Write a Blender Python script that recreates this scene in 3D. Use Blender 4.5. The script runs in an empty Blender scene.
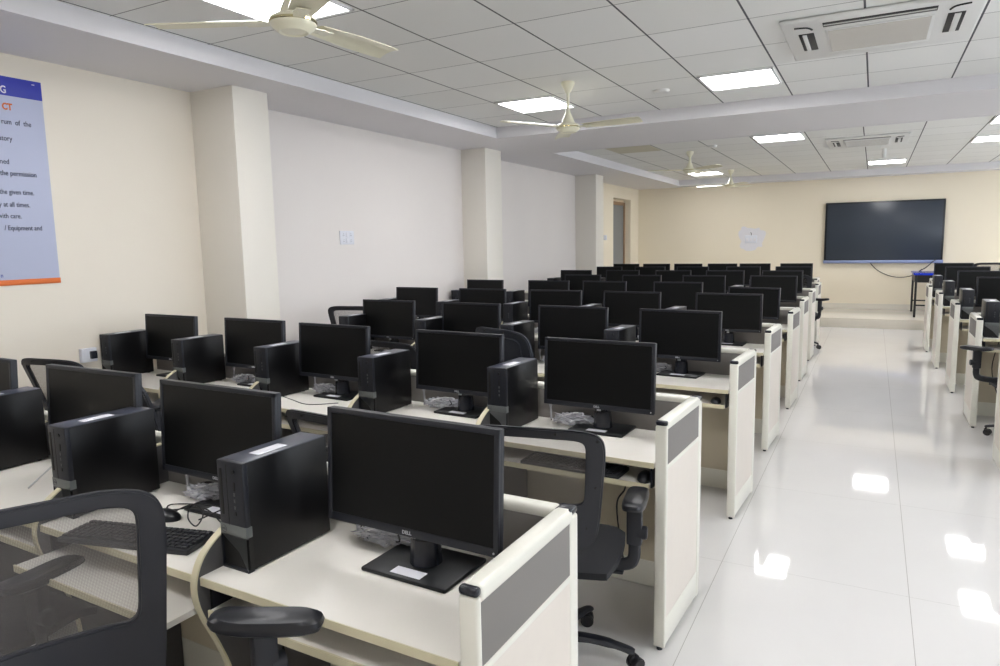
import bpy, bmesh, math, random
from mathutils import Vector, Matrix
R = math.radians
C = bpy.context.scene.collection
random.seed(7)

# ------------------------------------------------------------------ materials
def nodes(m):
    m.use_nodes = True
    nt = m.node_tree
    return nt, nt.nodes, nt.links, nt.nodes['Principled BSDF']

def mat(name, col, rough=.5, metal=0, var=.0, vscale=8, bump=0, bscale=120, spec=.5, coat=0, alpha=None, emit=None, estr=0):
    m = bpy.data.materials.new(name)
    nt, N, L, P = nodes(m)
    P.inputs['Base Color'].default_value = (*col, 1)
    P.inputs['Roughness'].default_value = rough
    P.inputs['Metallic'].default_value = metal
    P.inputs['Specular IOR Level'].default_value = spec
    if coat:
        P.inputs['Coat Weight'].default_value = coat
        P.inputs['Coat Roughness'].default_value = .08
    tc = None
    if var or bump:
        tc = N.new('ShaderNodeTexCoord')
    if var:
        n = N.new('ShaderNodeTexNoise'); n.inputs['Scale'].default_value = vscale; n.inputs['Detail'].default_value = 4
        r = N.new('ShaderNodeMix'); r.data_type = 'RGBA'
        r.inputs[6].default_value = (*[c*(1-var) for c in col], 1); r.inputs[7].default_value = (*[min(1, c*(1+var)) for c in col], 1)
        L.new(tc.outputs['Object'], n.inputs['Vector']); L.new(n.outputs['Fac'], r.inputs[0]); L.new(r.outputs[2], P.inputs['Base Color'])
    if bump:
        n2 = N.new('ShaderNodeTexNoise'); n2.inputs['Scale'].default_value = bscale
        b = N.new('ShaderNodeBump'); b.inputs['Strength'].default_value = bump; b.inputs['Distance'].default_value = .002
        L.new(tc.outputs['Object'], n2.inputs['Vector']); L.new(n2.outputs['Fac'], b.inputs['Height']); L.new(b.outputs['Normal'], P.inputs['Normal'])
    if emit:
        P.inputs['Emission Color'].default_value = (*emit, 1); P.inputs['Emission Strength'].default_value = estr
    return m

def s2l(r, g, b):
    f = lambda c: (c/255/12.92) if c/255 <= .04045 else ((c/255+.055)/1.055)**2.4
    return (f(r), f(g), f(b))

M = {}
M['cream'] = mat('cream_paint', s2l(234, 226, 212), .55, var=.025, vscale=1.5, bump=.15, bscale=60)
M['cream2'] = mat('cream_paint_far_wall', s2l(236, 226, 205), .55, var=.02, vscale=1.2, bump=.15, bscale=60)
M['pale'] = mat('daylight_cooled_paint', s2l(231, 225, 221), .55, var=.025, vscale=1.5, bump=.15, bscale=60)  # cool daylight on the middle bays, put into the wall colour
M['colw'] = mat('off_white_column_paint', s2l(234, 229, 219), .5, var=.02, vscale=2, bump=.15, bscale=60)
M['soffit'] = mat('daylight_tinted_white_paint', s2l(226, 224, 227), .6, var=.015, vscale=2)  # faint lavender cast of daylight, painted into the soffit white
M['patch'] = mat('white_wall_putty', s2l(226, 224, 228), .7, var=.03, vscale=20)
M['desk'] = mat('white_laminate', s2l(233, 229, 221), .38, var=.015, vscale=14)
M['edge'] = mat('cream_edge_band', s2l(214, 206, 176), .45)
M['alu'] = mat('ivory_powder_coat', s2l(230, 228, 217), .35, coat=.2)
M['lam'] = mat('beige_laminate', s2l(221, 213, 203), .5, var=.02, vscale=25)
M['lamin'] = mat('tan_laminate', s2l(208, 198, 176), .5, var=.02, vscale=25)
M['fabric'] = mat('grey_fabric', s2l(136, 132, 129), .95, var=.06, vscale=500, bump=.4, bscale=700, spec=.2)
M['cap'] = mat('black_gloss_plastic', s2l(36, 38, 46), .22)
M['divider'] = mat('charcoal_laminate', s2l(78, 77, 78), .5, var=.03, vscale=30)
M['black'] = mat('black_plastic', s2l(20, 22, 25), .42, bump=.1, bscale=900, spec=.35)
M['bezel'] = mat('dark_grey_bezel', s2l(34, 36, 43), .38, bump=.1, bscale=900, spec=.35)
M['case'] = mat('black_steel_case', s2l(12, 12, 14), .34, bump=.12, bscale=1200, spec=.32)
M['casetop'] = mat('ceiling_sheen_lid', s2l(62, 65, 78), .34)  # sheen of the ceiling on tower tops, painted as a lighter blue-grey
M['screen'] = mat('matt_screen', s2l(10, 11, 12), .38, spec=.24)
M['silver'] = mat('grey_band', s2l(112, 116, 116), .38, metal=.3)
M['darksilver'] = mat('dark_grey_plastic', s2l(74, 76, 78), .4)
M['facet'] = mat('grey_facet_plastic', s2l(104, 106, 108), .45)
M['vent'] = mat('black_vent', (.004, .004, .004), .6)
M['sticker'] = mat('white_sticker', s2l(225, 225, 232), .5)
M['logo'] = mat('silver_logo', s2l(190, 192, 198), .35, metal=.3)
M['pad'] = mat('black_rubber_pad', s2l(18, 20, 27), .36, bump=.1, bscale=400)
M['frame'] = mat('charcoal_chair_frame', s2l(26, 28, 36), .5, bump=.2, bscale=500)
M['seatfab'] = mat('black_seat_fabric', s2l(20, 21, 26), .8, bump=.5, bscale=900)
M['solid'] = mat('slate_chair_fabric', s2l(38, 42, 51), .7, bump=.4, bscale=700)
M['caster'] = mat('caster_nylon', s2l(24, 24, 28), .3)
M['lumbar'] = mat('grey_lumbar_strap', s2l(120, 112, 104), .6)
M['kb'] = mat('keyboard_black', s2l(40, 42, 46), .42)
M['key'] = mat('key_black', s2l(26, 28, 33), .32)
M['cable'] = mat('black_cable', s2l(24, 24, 26), .4)
M['wcable'] = mat('white_cable', s2l(200, 200, 200), .45)
M['fan'] = mat('ivory_fan_enamel', s2l(234, 230, 206), .3, coat=.3)
M['chrome'] = mat('chrome_band', s2l(200, 190, 150), .15, metal=.9)
M['acw'] = mat('white_ac_plastic', s2l(226, 226, 224), .4)
M['acslot'] = mat('ac_slot_black', (.006, .006, .007), .5)
M['tvf'] = mat('display_frame', s2l(20, 22, 26), .3)
M['tvs'] = mat('display_glass', s2l(56, 63, 73), .28, spec=.35)
M['tvb'] = mat('blue_silver_strip', s2l(140, 152, 190), .3, metal=.3)
M['hatch'] = mat('cream_hatch_board', s2l(204, 199, 180), .7, var=.04, vscale=5)
M['blue'] = mat('blue_table_top', s2l(22, 50, 190), .2)
M['iron'] = mat('black_painted_steel', s2l(28, 28, 30), .4)
M['poster'] = mat('poster_vinyl', s2l(188, 194, 219), .45)
M['pblue'] = mat('poster_blue', s2l(48, 58, 168), .45)
M['porange'] = mat('poster_orange', s2l(222, 112, 44), .45)
M['pink'] = mat('poster_ink', s2l(62, 66, 92), .5)
M['plate'] = mat('white_switch_plate', s2l(222, 224, 232), .3)
M['wood'] = mat('door_frame_wood', s2l(150, 120, 90), .5, var=.1, vscale=30)
M['glass'] = mat('grey_door_glass', s2l(120, 124, 126), .35)
M['reveal'] = mat('door_reveal_paint', s2l(226, 212, 186), .6)
M['dais'] = mat('dais_tile', s2l(222, 216, 204), .16, var=.02, vscale=3)
M['lightframe'] = mat('light_frame_white', s2l(235, 235, 235), .4)
M['light'] = mat('light_diffuser', (.9, .9, .9), .5, emit=(1, .99, 1.0), estr=21)

def mesh_mat():
    m = bpy.data.materials.new('chair_mesh_fabric'); nt, N, L, P = nodes(m)
    P.inputs['Base Color'].default_value = (*s2l(92, 88, 86), 1); P.inputs['Roughness'].default_value = .7
    tc = N.new('ShaderNodeTexCoord'); w = N.new('ShaderNodeTexWave'); w.bands_direction = 'Z'; w.inputs['Scale'].default_value = 110
    w.inputs['Distortion'].default_value = 0
    w2 = N.new('ShaderNodeTexWave'); w2.bands_direction = 'X'; w2.inputs['Scale'].default_value = 110
    mx = N.new('ShaderNodeMath'); mx.operation = 'MULTIPLY'
    mr = N.new('ShaderNodeMapRange'); mr.inputs['To Min'].default_value = .62; mr.inputs['To Max'].default_value = .12
    L.new(tc.outputs['Object'], w.inputs['Vector']); L.new(tc.outputs['Object'], w2.inputs['Vector'])
    L.new(w.outputs['Fac'], mx.inputs[0]); L.new(w2.outputs['Fac'], mx.inputs[1]); L.new(mx.outputs[0], mr.inputs['Value'])
    L.new(mr.outputs['Result'], P.inputs['Alpha'])
    return m
M['mesh'] = mesh_mat()

def plastic_wrap():
    m = bpy.data.materials.new('clear_plastic_bag'); nt, N, L, P = nodes(m)
    P.inputs['Base Color'].default_value = (*s2l(225, 226, 232), 1); P.inputs['Roughness'].default_value = .18
    P.inputs['Alpha'].default_value = .55
    return m
M['bag'] = plastic_wrap()

def floor_mat():
    m = bpy.data.materials.new('glossy_vitrified_tiles'); nt, N, L, P = nodes(m)
    P.inputs['Roughness'].default_value = .045; P.inputs['Specular IOR Level'].default_value = .55
    g = N.new('ShaderNodeNewGeometry'); sx = N.new('ShaderNodeSeparateXYZ'); L.new(g.outputs['Position'], sx.inputs[0])
    def line(sock, off, per, w):
        a = N.new('ShaderNodeMath'); a.operation = 'SUBTRACT'; L.new(sock, a.inputs[0]); a.inputs[1].default_value = off
        b = N.new('ShaderNodeMath'); b.operation = 'PINGPONG'; L.new(a.outputs[0], b.inputs[0]); b.inputs[1].default_value = per/2
        c = N.new('ShaderNodeMath'); c.operation = 'LESS_THAN'; L.new(b.outputs[0], c.inputs[0]); c.inputs[1].default_value = w
        return c.outputs[0]
    lx = line(sx.outputs['X'], .204, .8, .0013); ly = line(sx.outputs['Y'], 4.587, 1.2, .0008)
    mx = N.new('ShaderNodeMath'); mx.operation = 'MAXIMUM'; L.new(lx, mx.inputs[0]); L.new(ly, mx.inputs[1])
    n = N.new('ShaderNodeTexNoise'); n.inputs['Scale'].default_value = 1.6; n.inputs['Detail'].default_value = 6; n.inputs['Distortion'].default_value = 1.2
    L.new(g.outputs['Position'], n.inputs['Vector'])
    c1 = N.new('ShaderNodeMix'); c1.data_type = 'RGBA'
    c1.inputs[6].default_value = (*s2l(224, 222, 220), 1); c1.inputs[7].default_value = (*s2l(232, 230, 228), 1); L.new(n.outputs['Fac'], c1.inputs[0])
    c2 = N.new('ShaderNodeMix'); c2.data_type = 'RGBA'; c2.inputs[7].default_value = (*s2l(176, 172, 167), 1)
    L.new(mx.outputs[0], c2.inputs[0]); L.new(c1.outputs[2], c2.inputs[6]); L.new(c2.outputs[2], P.inputs['Base Color'])
    return m
M['floor'] = floor_mat()
def pane_mat():
    m = bpy.data.materials.new('clear_window_glass'); nt, N, L, P = nodes(m)
    t = N.new('ShaderNodeBsdfTransparent'); g = N.new('ShaderNodeBsdfGlossy'); g.inputs['Roughness'].default_value = .02
    x = N.new('ShaderNodeMixShader'); x.inputs[0].default_value = .06; L.new(t.outputs[0], x.inputs[1]); L.new(g.outputs[0], x.inputs[2])
    L.new(x.outputs[0], N['Material Output'].inputs['Surface']); return m
M['pane'] = pane_mat()

def ceil_mat(name, x0, px, y0, py):
    m = bpy.data.materials.new(name); nt, N, L, P = nodes(m)
    P.inputs['Roughness'].default_value = .85
    g = N.new('ShaderNodeNewGeometry'); sx = N.new('ShaderNodeSeparateXYZ'); L.new(g.outputs['Position'], sx.inputs[0])
    def line(sock, off, per, w):
        a = N.new('ShaderNodeMath'); a.operation = 'SUBTRACT'; L.new(sock, a.inputs[0]); a.inputs[1].default_value = off
        b = N.new('ShaderNodeMath'); b.operation = 'PINGPONG'; L.new(a.outputs[0], b.inputs[0]); b.inputs[1].default_value = per/2
        c = N.new('ShaderNodeMath'); c.operation = 'LESS_THAN'; L.new(b.outputs[0], c.inputs[0]); c.inputs[1].default_value = w
        return c.outputs[0]
    lx = line(sx.outputs['X'], x0, px, .006); ly = line(sx.outputs['Y'], y0, py, .0035)
    n = N.new('ShaderNodeTexNoise'); n.inputs['Scale'].default_value = 150; L.new(g.outputs['Position'], n.inputs['Vector'])
    # slight shade difference from tile to tile
    fl = []
    for s, o, p in ((sx.outputs['X'], x0, px), (sx.outputs['Y'], y0, py)):
        a = N.new('ShaderNodeMath'); a.operation = 'SUBTRACT'; L.new(s, a.inputs[0]); a.inputs[1].default_value = o
        d = N.new('ShaderNodeMath'); d.operation = 'DIVIDE'; L.new(a.outputs[0], d.inputs[0]); d.inputs[1].default_value = p
        f = N.new('ShaderNodeMath'); f.operation = 'FLOOR'; L.new(d.outputs[0], f.inputs[0]); fl.append(f)
    cb = N.new('ShaderNodeCombineXYZ'); L.new(fl[0].outputs[0], cb.inputs[0]); L.new(fl[1].outputs[0], cb.inputs[1])
    wn = N.new('ShaderNodeTexWhiteNoise'); L.new(cb.outputs[0], wn.inputs['Vector'])
    c0 = N.new('ShaderNodeMix'); c0.data_type = 'RGBA'; c0.inputs[6].default_value = (*s2l(231, 231, 228), 1); c0.inputs[7].default_value = (*s2l(237, 237, 235), 1)
    L.new(wn.outputs['Value'], c0.inputs[0])
    c1 = N.new('ShaderNodeMix'); c1.data_type = 'RGBA'; c1.inputs[7].default_value = (*s2l(118, 116, 116), 1)
    c2 = N.new('ShaderNodeMix'); c2.data_type = 'RGBA'; c2.inputs[7].default_value = (*s2l(84, 84, 88), 1)
    L.new(ly, c1.inputs[0]); L.new(c0.outputs[2], c1.inputs[6]); L.new(lx, c2.inputs[0]); L.new(c1.outputs[2], c2.inputs[6]); L.new(c2.outputs[2], P.inputs['Base Color'])
    b = N.new('ShaderNodeBump'); b.inputs['Strength'].default_value = .2; b.inputs['Distance'].default_value = .002; L.new(n.outputs['Fac'], b.inputs['Height']); L.new(b.outputs['Normal'], P.inputs['Normal'])
    return m
M['ceil1'] = ceil_mat('ceiling_tiles_front_tray', -2.5028, .6, 3.7818, .6373)
M['ceil2'] = ceil_mat('ceiling_tiles_rear_tray', -.17, .63, 9.28, .66)

# ------------------------------------------------------------------ mesh helpers
class MB:
    def __init__(s): s.bm = bmesh.new(); s.xf = Matrix.Identity(4)
    def _merge(s, b, mtx=None):
        if mtx is not None: bmesh.ops.transform(b, matrix=mtx, verts=b.verts)
        bmesh.ops.transform(b, matrix=s.xf, verts=b.verts)
        me = bpy.data.meshes.new('t'); b.to_mesh(me); b.free(); s.bm.from_mesh(me); bpy.data.meshes.remove(me)
        return s
    def box(s, x0, y0, z0, x1, y1, z1, bev=0, seg=2, rot=None, smooth=False):
        b = bmesh.new(); bmesh.ops.create_cube(b, size=1)
        for v in b.verts: v.co = Vector((v.co.x*abs(x1-x0), v.co.y*abs(y1-y0), v.co.z*abs(z1-z0)))
        if bev: bmesh.ops.bevel(b, geom=list(b.edges), offset=bev, segments=seg, profile=.5, affect='EDGES')
        m = Matrix.Translation(((x0+x1)/2, (y0+y1)/2, (z0+z1)/2))
        if rot is not None: m = m @ rot
        return s._merge(b, m)
    def cyl(s, p0, p1, r0, r1=None, seg=20, bev=0):
        p0, p1 = Vector(p0), Vector(p1); d = p1-p0; r1 = r0 if r1 is None else r1
        b = bmesh.new(); bmesh.ops.create_cone(b, cap_ends=True, segments=seg, radius1=r0, radius2=r1, depth=d.length)
        if bev:
            es = [e for e in b.edges if len(e.link_faces) == 2 and any(len(f.verts) > 4 for f in e.link_faces)]
            bmesh.ops.bevel(b, geom=es, offset=bev, segments=2, affect='EDGES')
        q = Vector((0, 0, 1)).rotation_difference(d.normalized())
        return s._merge(b, Matrix.Translation((p0+p1)/2) @ q.to_matrix().to_4x4())
    def lathe(s, prof, seg=32, loc=(0, 0, 0)):
        b = bmesh.new(); rings = []
        for r, z in prof:
            if r < 1e-5: rings.append([b.verts.new((0, 0, z))])
            else: rings.append([b.verts.new((r*math.cos(2*math.pi*i/seg), r*math.sin(2*math.pi*i/seg), z)) for i in range(seg)])
        for a, c in zip(rings, rings[1:]):
            for i in range(seg):
                j = (i+1) % seg
                if len(a) == 1 and len(c) > 1: b.faces.new((a[0], c[j], c[i]))
                elif len(c) == 1 and len(a) > 1: b.faces.new((a[i], a[j], c[0]))
                elif len(a) > 1: b.faces.new((a[i], a[j], c[j], c[i]))
        bmesh.ops.recalc_face_normals(b, faces=b.faces)
        return s._merge(b, Matrix.Translation(loc))
    def tube(s, pts, r, seg=8, ry=None, up=(0, 0, 1), closed=False, smooth=0):
        pts = [Vector(p) for p in pts]
        if smooth:
            out = []; n = len(pts); rng = range(n if closed else n-1)
            for i in rng:
                p0 = pts[(i-1) % n] if (closed or i > 0) else pts[i]; p1 = pts[i]; p2 = pts[(i+1) % n]
                p3 = pts[(i+2) % n] if (closed or i+2 < n) else p2
                for k in range(smooth):
                    t = k/smooth
                    out.append(.5*((2*p1)+(p2-p0)*t+(2*p0-5*p1+4*p2-p3)*t*t+(3*p1-p0-3*p2+p3)*t**3))
            if not closed: out.append(pts[-1])
            pts = out
        b = bmesh.new(); rings = []; n = len(pts); up = Vector(up)
        for i, p in enumerate(pts):
            if closed: t = pts[(i+1) % n]-pts[i-1]
            else: t = pts[min(i+1, n-1)]-pts[max(i-1, 0)]
            if t.length < 1e-9: t = Vector((0, 0, 1))
            t.normalize(); a = t.cross(up)
            if a.length < 1e-3: a = t.cross(Vector((1, 0, 0)))
            a.normalize(); c = a.cross(t)
            rr = r[i*(len(r)-1)//max(n-1, 1)] if isinstance(r, (list, tuple)) else r
            r2 = rr if ry is None else ry*(rr/(r[0] if isinstance(r, (list, tuple)) else r))
            rings.append([b.verts.new(p+a*rr*math.cos(2*math.pi*k/seg)+c*r2*math.sin(2*math.pi*k/seg)) for k in range(seg)])
        m = n if closed else n-1
        for i in range(m):
            A, B = rings[i], rings[(i+1) % n]
            for k in range(seg): b.faces.new((A[k], A[(k+1) % seg], B[(k+1) % seg], B[k]))
        if not closed: b.faces.new(rings[0][::-1]); b.faces.new(rings[-1])
        bmesh.ops.recalc_face_normals(b, faces=b.faces)
        return s._merge(b)
    def prism(s, poly, h0, h1, axis='x', bev=0):
        # poly in the two other axes: x -> (y,z), y -> (x,z), z -> (x,y)
        f = {'x': lambda a, c, h: (h, a, c), 'y': lambda a, c, h: (a, h, c), 'z': lambda a, c, h: (a, c, h)}[axis]
        b = bmesh.new(); A = [b.verts.new(f(a, c, h0)) for a, c in poly]; B = [b.verts.new(f(a, c, h1)) for a, c in poly]
        n = len(poly); b.faces.new(A); b.faces.new(B[::-1])
        for i in range(n): b.faces.new((A[i], B[i], B[(i+1) % n], A[(i+1) % n]))
        bmesh.ops.recalc_face_normals(b, faces=b.faces)
        if bev:
            es = [e for e in b.edges if e.calc_face_angle(0) > .6]
            bmesh.ops.bevel(b, geom=es, offset=bev, segments=2, affect='EDGES')
        return s._merge(b)
    def build(s, name, m, parent=None, loc=(0, 0, 0), smooth=True):
        me = bpy.data.meshes.new(name)
        if smooth:
            for f in s.bm.faces: f.smooth = True
            for e in s.bm.edges:
                if len(e.link_faces) == 2 and e.calc_face_angle(0) > R(32): e.smooth = False
        s.bm.to_mesh(me); s.bm.free(); me.materials.append(M[m] if isinstance(m, str) else m)
        o = bpy.data.objects.new(name, me); C.objects.link(o); o.parent = parent; o.location = loc
        return o

def tag(o, label, cat, group=None, kind=None):
    if label: o['label'] = label
    if cat: o['category'] = cat
    if group: o['group'] = group
    if kind: o['kind'] = kind
    return o
def empty(name, loc, rz=0, label=None, cat=None, group=None):
    o = bpy.data.objects.new(name, None); C.objects.link(o); o.location = loc; o.rotation_euler = (0, 0, rz); o.empty_display_size = .1
    return tag(o, label, cat, group)
def copy_tree(o, parent=None):
    c = o.copy(); C.objects.link(c); c.parent = parent
    if parent is not None: c.matrix_parent_inverse = o.matrix_parent_inverse
    for ch in list(o.children): copy_tree(ch, c)
    return c
def struct(o): o['kind'] = 'structure'; return o
def text_obj(s, size, m, parent, mtx, name='lettering', ext=.0004, align='RIGHT', bold=0, xs=1):
    cu = bpy.data.curves.new('t', 'FONT'); cu.body = s; cu.size = size; cu.align_x = align; cu.extrude = ext; cu.offset = bold; cu.resolution_u = 3
    t = bpy.data.objects.new('t', cu); C.objects.link(t)
    dg = bpy.context.evaluated_depsgraph_get(); dg.update()
    me = bpy.data.meshes.new_from_object(t.evaluated_get(dg)); bpy.data.objects.remove(t)
    me.name = name
    me.transform(mtx @ Matrix.Diagonal((xs, 1, 1, 1))); me.materials.clear(); me.materials.append(M[m])
    o = bpy.data.objects.new(name, me); C.objects.link(o); o.parent = parent
    return o

# ------------------------------------------------------------------ room shell
ZS, ZC, YF, XRW, YB = 2.73, 2.85, 15.5, 5.4, -2.6
b = MB(); b.box(-5.3, YB, -.1, XRW, YF+.2, 0); struct(b.build('floor', 'floor', smooth=False))
# dais
b = MB(); b.box(-4.75, 13.6, 0, XRW, YF, .168, bev=.006); o = struct(b.build('trim_1', 'dais'))
# walls
def wall(name, x0, y0, x1, y1, m, z0=0, z1=3.0):
    b = MB(); b.box(x0, y0, z0, x1, y1, z1); return struct(b.build(name, m, smooth=False))
wall('wall_left', -4.69, YB, -4.49, 3.75, 'cream')
wall('wall_left_middle', -4.72, 3.75, -4.51, 7.65, 'pale')
wall('wall_left_inner', -4.84, 7.65, -4.63, 11.66, 'pale')
DY0, DY1, DZT = 13.78, 14.93, 2.475
b = MB(); b.box(-5.05, 11.66, 0, -4.73, DY0, 3); b.box(-5.05, DY0, DZT, -4.73, DY1, 3); b.box(-5.05, DY1, 0, -4.73, YF, 3)
struct(b.build('wall_left_far', 'cream2', smooth=False))
wall('wall_back', -5.05, YF, XRW, YF+.2, 'cream2')
WIN = [(.2, 2.2), (3.4, 5.4), (6.6, 8.6), (9.8, 11.8), (13.0, 14.8)]  # windows out of view, added so daylight reaches ceiling and walls
b = MB(); ys = [YB]+[q for w in WIN for q in w]+[YF+.2]
b.box(XRW, YB, 0, XRW+.2, YF+.2, .95); b.box(XRW, YB, 2.35, XRW+.2, YF+.2, 3.0)
for i in range(0, len(ys), 2): b.box(XRW, ys[i], .95, XRW+.2, ys[i+1], 2.35)
struct(b.build('wall_right', 'cream', smooth=False))
for i, (a, c) in enumerate(WIN):
    b = MB(); 
    for z0, z1 in ((.95, 1.0), (2.30, 2.35)): b.box(XRW+.06, a, z0, XRW+.12, c, z1)
    for y_ in (a, (a+c)/2-.03, c-.05): b.box(XRW+.06, y_, .95, XRW+.12, y_+.05, 2.35)
    wd = struct(b.build('unseen_window_%d' % (i+1), 'alu', smooth=False))
    b = MB(); b.box(XRW+.09, a, .96, XRW+.095, c, 2.34); b.build('pane', M['pane'], wd, smooth=False)
    pl = bpy.data.lights.new('daylight_portal', 'AREA'); pl.shape = 'RECTANGLE'; pl.size = c-a; pl.size_y = 1.4; pl.cycles.is_portal = True
    po = bpy.data.objects.new('daylight_portal', pl); C.objects.link(po); po.matrix_world = Matrix.Translation((XRW+.18, (a+c)/2, 1.65)) @ Matrix.Rotation(R(90), 4, 'Y') @ Matrix.Rotation(R(90), 4, 'Z')
wall('wall_front', -4.69, YB-.2, XRW, YB, 'cream')
def column(name, y0, y1, x, m, mf):
    b = MB(); b.box(-4.8, y0, 0, x, y1, ZS+.02, bev=.008); return struct(b.build(name, m))
column('trim_2', 3.6, 3.93, -4.05, 'colw', 0)
column('trim_3', 7.46, 7.87, -4.17, 'colw', 0)
column('trim_4', 11.47, 11.86, -4.25, 'colw', 0)
# skirting on the far wall and along the left wall
b = MB(); b.box(-4.73, YF-.012, .168, XRW, YF, .27); struct(b.build('baseboard_back', 'dais', smooth=False))
b = MB(); b.box(-4.49, YB, 0, -4.478, 3.6, .1); struct(b.build('baseboard_left', 'dais', smooth=False))
# ceiling: soffit ring with two recessed trays
T1 = (-3.735, -1.3, 4.6, 6.93); T2 = (-3.92, 8.38, 4.6, 15.08)
b = MB()
for x0, y0, x1, y1 in ((-5.05, YB, T1[0], YF), (T1[2], YB, XRW, YF), (T1[0], YB, T1[2], T1[1]), (T1[0], T1[3], T1[2], T2[1]), (T1[0], T2[3], T1[2], YF)):
    b.box(x0, y0, ZS, x1, y1, 3.0)
struct(b.build('ceiling', 'soffit', smooth=False))
# coved plaster moulding round each tray
def tray_mould(name, t):
    b = MB()
    x0, y0, x1, y1 = t
    prof = [(0, ZS-.004), (.05, ZS-.004), (.012, ZC-.01), (0, ZC-.01)]
    b.prism([(y0, ZS-.002), (y0+.04, ZS-.002), (y0+.01, ZC), (y0, ZC)], x0, x1, 'x')
    b.prism([(y1, ZS-.002), (y1-.035, ZS-.002), (y1-.01, ZC), (y1, ZC)], x0, x1, 'x')
    b.prism([(x0, ZS-.002), (x0+.035, ZS-.002), (x0+.01, ZC), (x0, ZC)], y0, y1, 'y')
    b.prism([(x1, ZS-.002), (x1-.035, ZS-.002), (x1-.01, ZC), (x1, ZC)], y0, y1, 'y')
    struct(b.build(name, 'soffit', smooth=False))
tray_mould('trim_5', T1); tray_mould('trim_6', (T1[0], T2[1], T2[2], T2[3]))
b = MB(); b.box(T1[0]-.1, T1[1]-.1, ZC, T1[2]+.1, T1[3]+.1, ZC+.02); struct(b.build('ceiling_front_tiles', 'ceil1', smooth=False))
b = MB(); b.box(T1[0]-.1, T2[1]-.1, ZC, T2[2]+.1, T2[3]+.1, ZC+.02); struct(b.build('ceiling_rear_tiles', 'ceil2', smooth=False))
b = MB(); b.box(-3.31, 9.29, ZC-.006, -2.70, 9.93, ZC+.002); struct(b.build('trim_7', 'hatch', smooth=False))
# door in the far left wall
b = MB()
b.box(-5.05, DY0, 0, -4.89, DY1, DZT); d = b.build('door_1', 'reveal', smooth=False); struct(d)
b = MB(); b.box(-4.89, DY0, .0, -4.855, DY0+.06, DZT-.06); b.box(-4.89, DY1-.07, 0, -4.855, DY1, DZT-.06); b.box(-4.89, DY0, DZT-.12, -4.855, DY1, DZT-.05); b.build('door_frame', 'wood', d)
b = MB(); b.box(-4.89, DY0+.06, .0, -4.872, DY1-.07, DZT-.12); b.build('door_glass', 'glass', d)
b = MB(); b.box(-4.872, DY0+.05, .9, -4.85, DY0+.09, 1.85, bev=.004); b.build('door_handle', 'wood', d)

# ------------------------------------------------------------------ ceiling lights
def light(x0, y0, x1, y1, label):
    e = empty('ceiling_light', ((x0+x1)/2, (y0+y1)/2, ZC), 0, label, 'ceiling light', 'square panel lights set in the tiled ceiling')
    w, h = (x1-x0)/2, (y1-y0)/2
    b = MB()
    for a in ((-w, -h, w, -h+.02), (-w, h-.02, w, h), (-w, -h, -w+.02, h), (w-.02, -h, w, h)): b.box(a[0], a[1], -.012, a[2], a[3], 0, bev=.002)
    b.build('frame', 'lightframe', e)
    b = MB(); b.box(-w+.02, -h+.02, -.007, w-.02, h-.02, -.001); b.build('diffuser', 'light', e)
G1x = lambda i: -2.5028+.6*i
G1y = lambda j: 3.7818+.6373*j
for i, j, l in ((-1, 3, 'lit square ceiling panel beside the second ceiling fan'),
                (2, 3, 'lit square ceiling panel right of the second fan, before the beam'),
                (-1, -2, 'lit square ceiling panel directly behind the nearest ceiling fan'),
                (2, -2, 'lit square ceiling panel over the near aisle, outside the view'),
                (7, 3, 'lit square ceiling panel at the right of the front ceiling tray, outside the view'),
                (7, -2, 'lit square ceiling panel at the near right of the room, outside the view'),
                (2, -6, 'lit square ceiling panel behind the viewer, aisle side'),
                (-1, -6, 'lit square ceiling panel behind the viewer, wall side'),
                (7, -6, 'lit square ceiling panel behind the viewer, right side')):
    light(G1x(i)+.02, G1y(j)+.02, G1x(i+1)-.02, G1y(j+1)-.04, l)
for x, y, l in ((-3.2, 13.55, 'lit square ceiling panel behind the third ceiling fan, far left'),
                (-1.41, 9.32, 'lit square ceiling panel just beyond the beam, above the third fan'),
                (-.16, 13.5, 'lit square ceiling panel nearest the wall display'),
                (1.10, 11.1, 'lit square ceiling panel at the right edge beyond the far air conditioner'),
                (1.10, 9.3, 'lit ceiling panel cut by the right frame edge just past the beam'),
                (3.2, 9.3, 'lit ceiling panel over the right benches, outside the view'),
                (3.2, 13.5, 'lit ceiling panel at the far right of the room, outside the view')):
    light(x, y, x+.58, y+.62, l)

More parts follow.
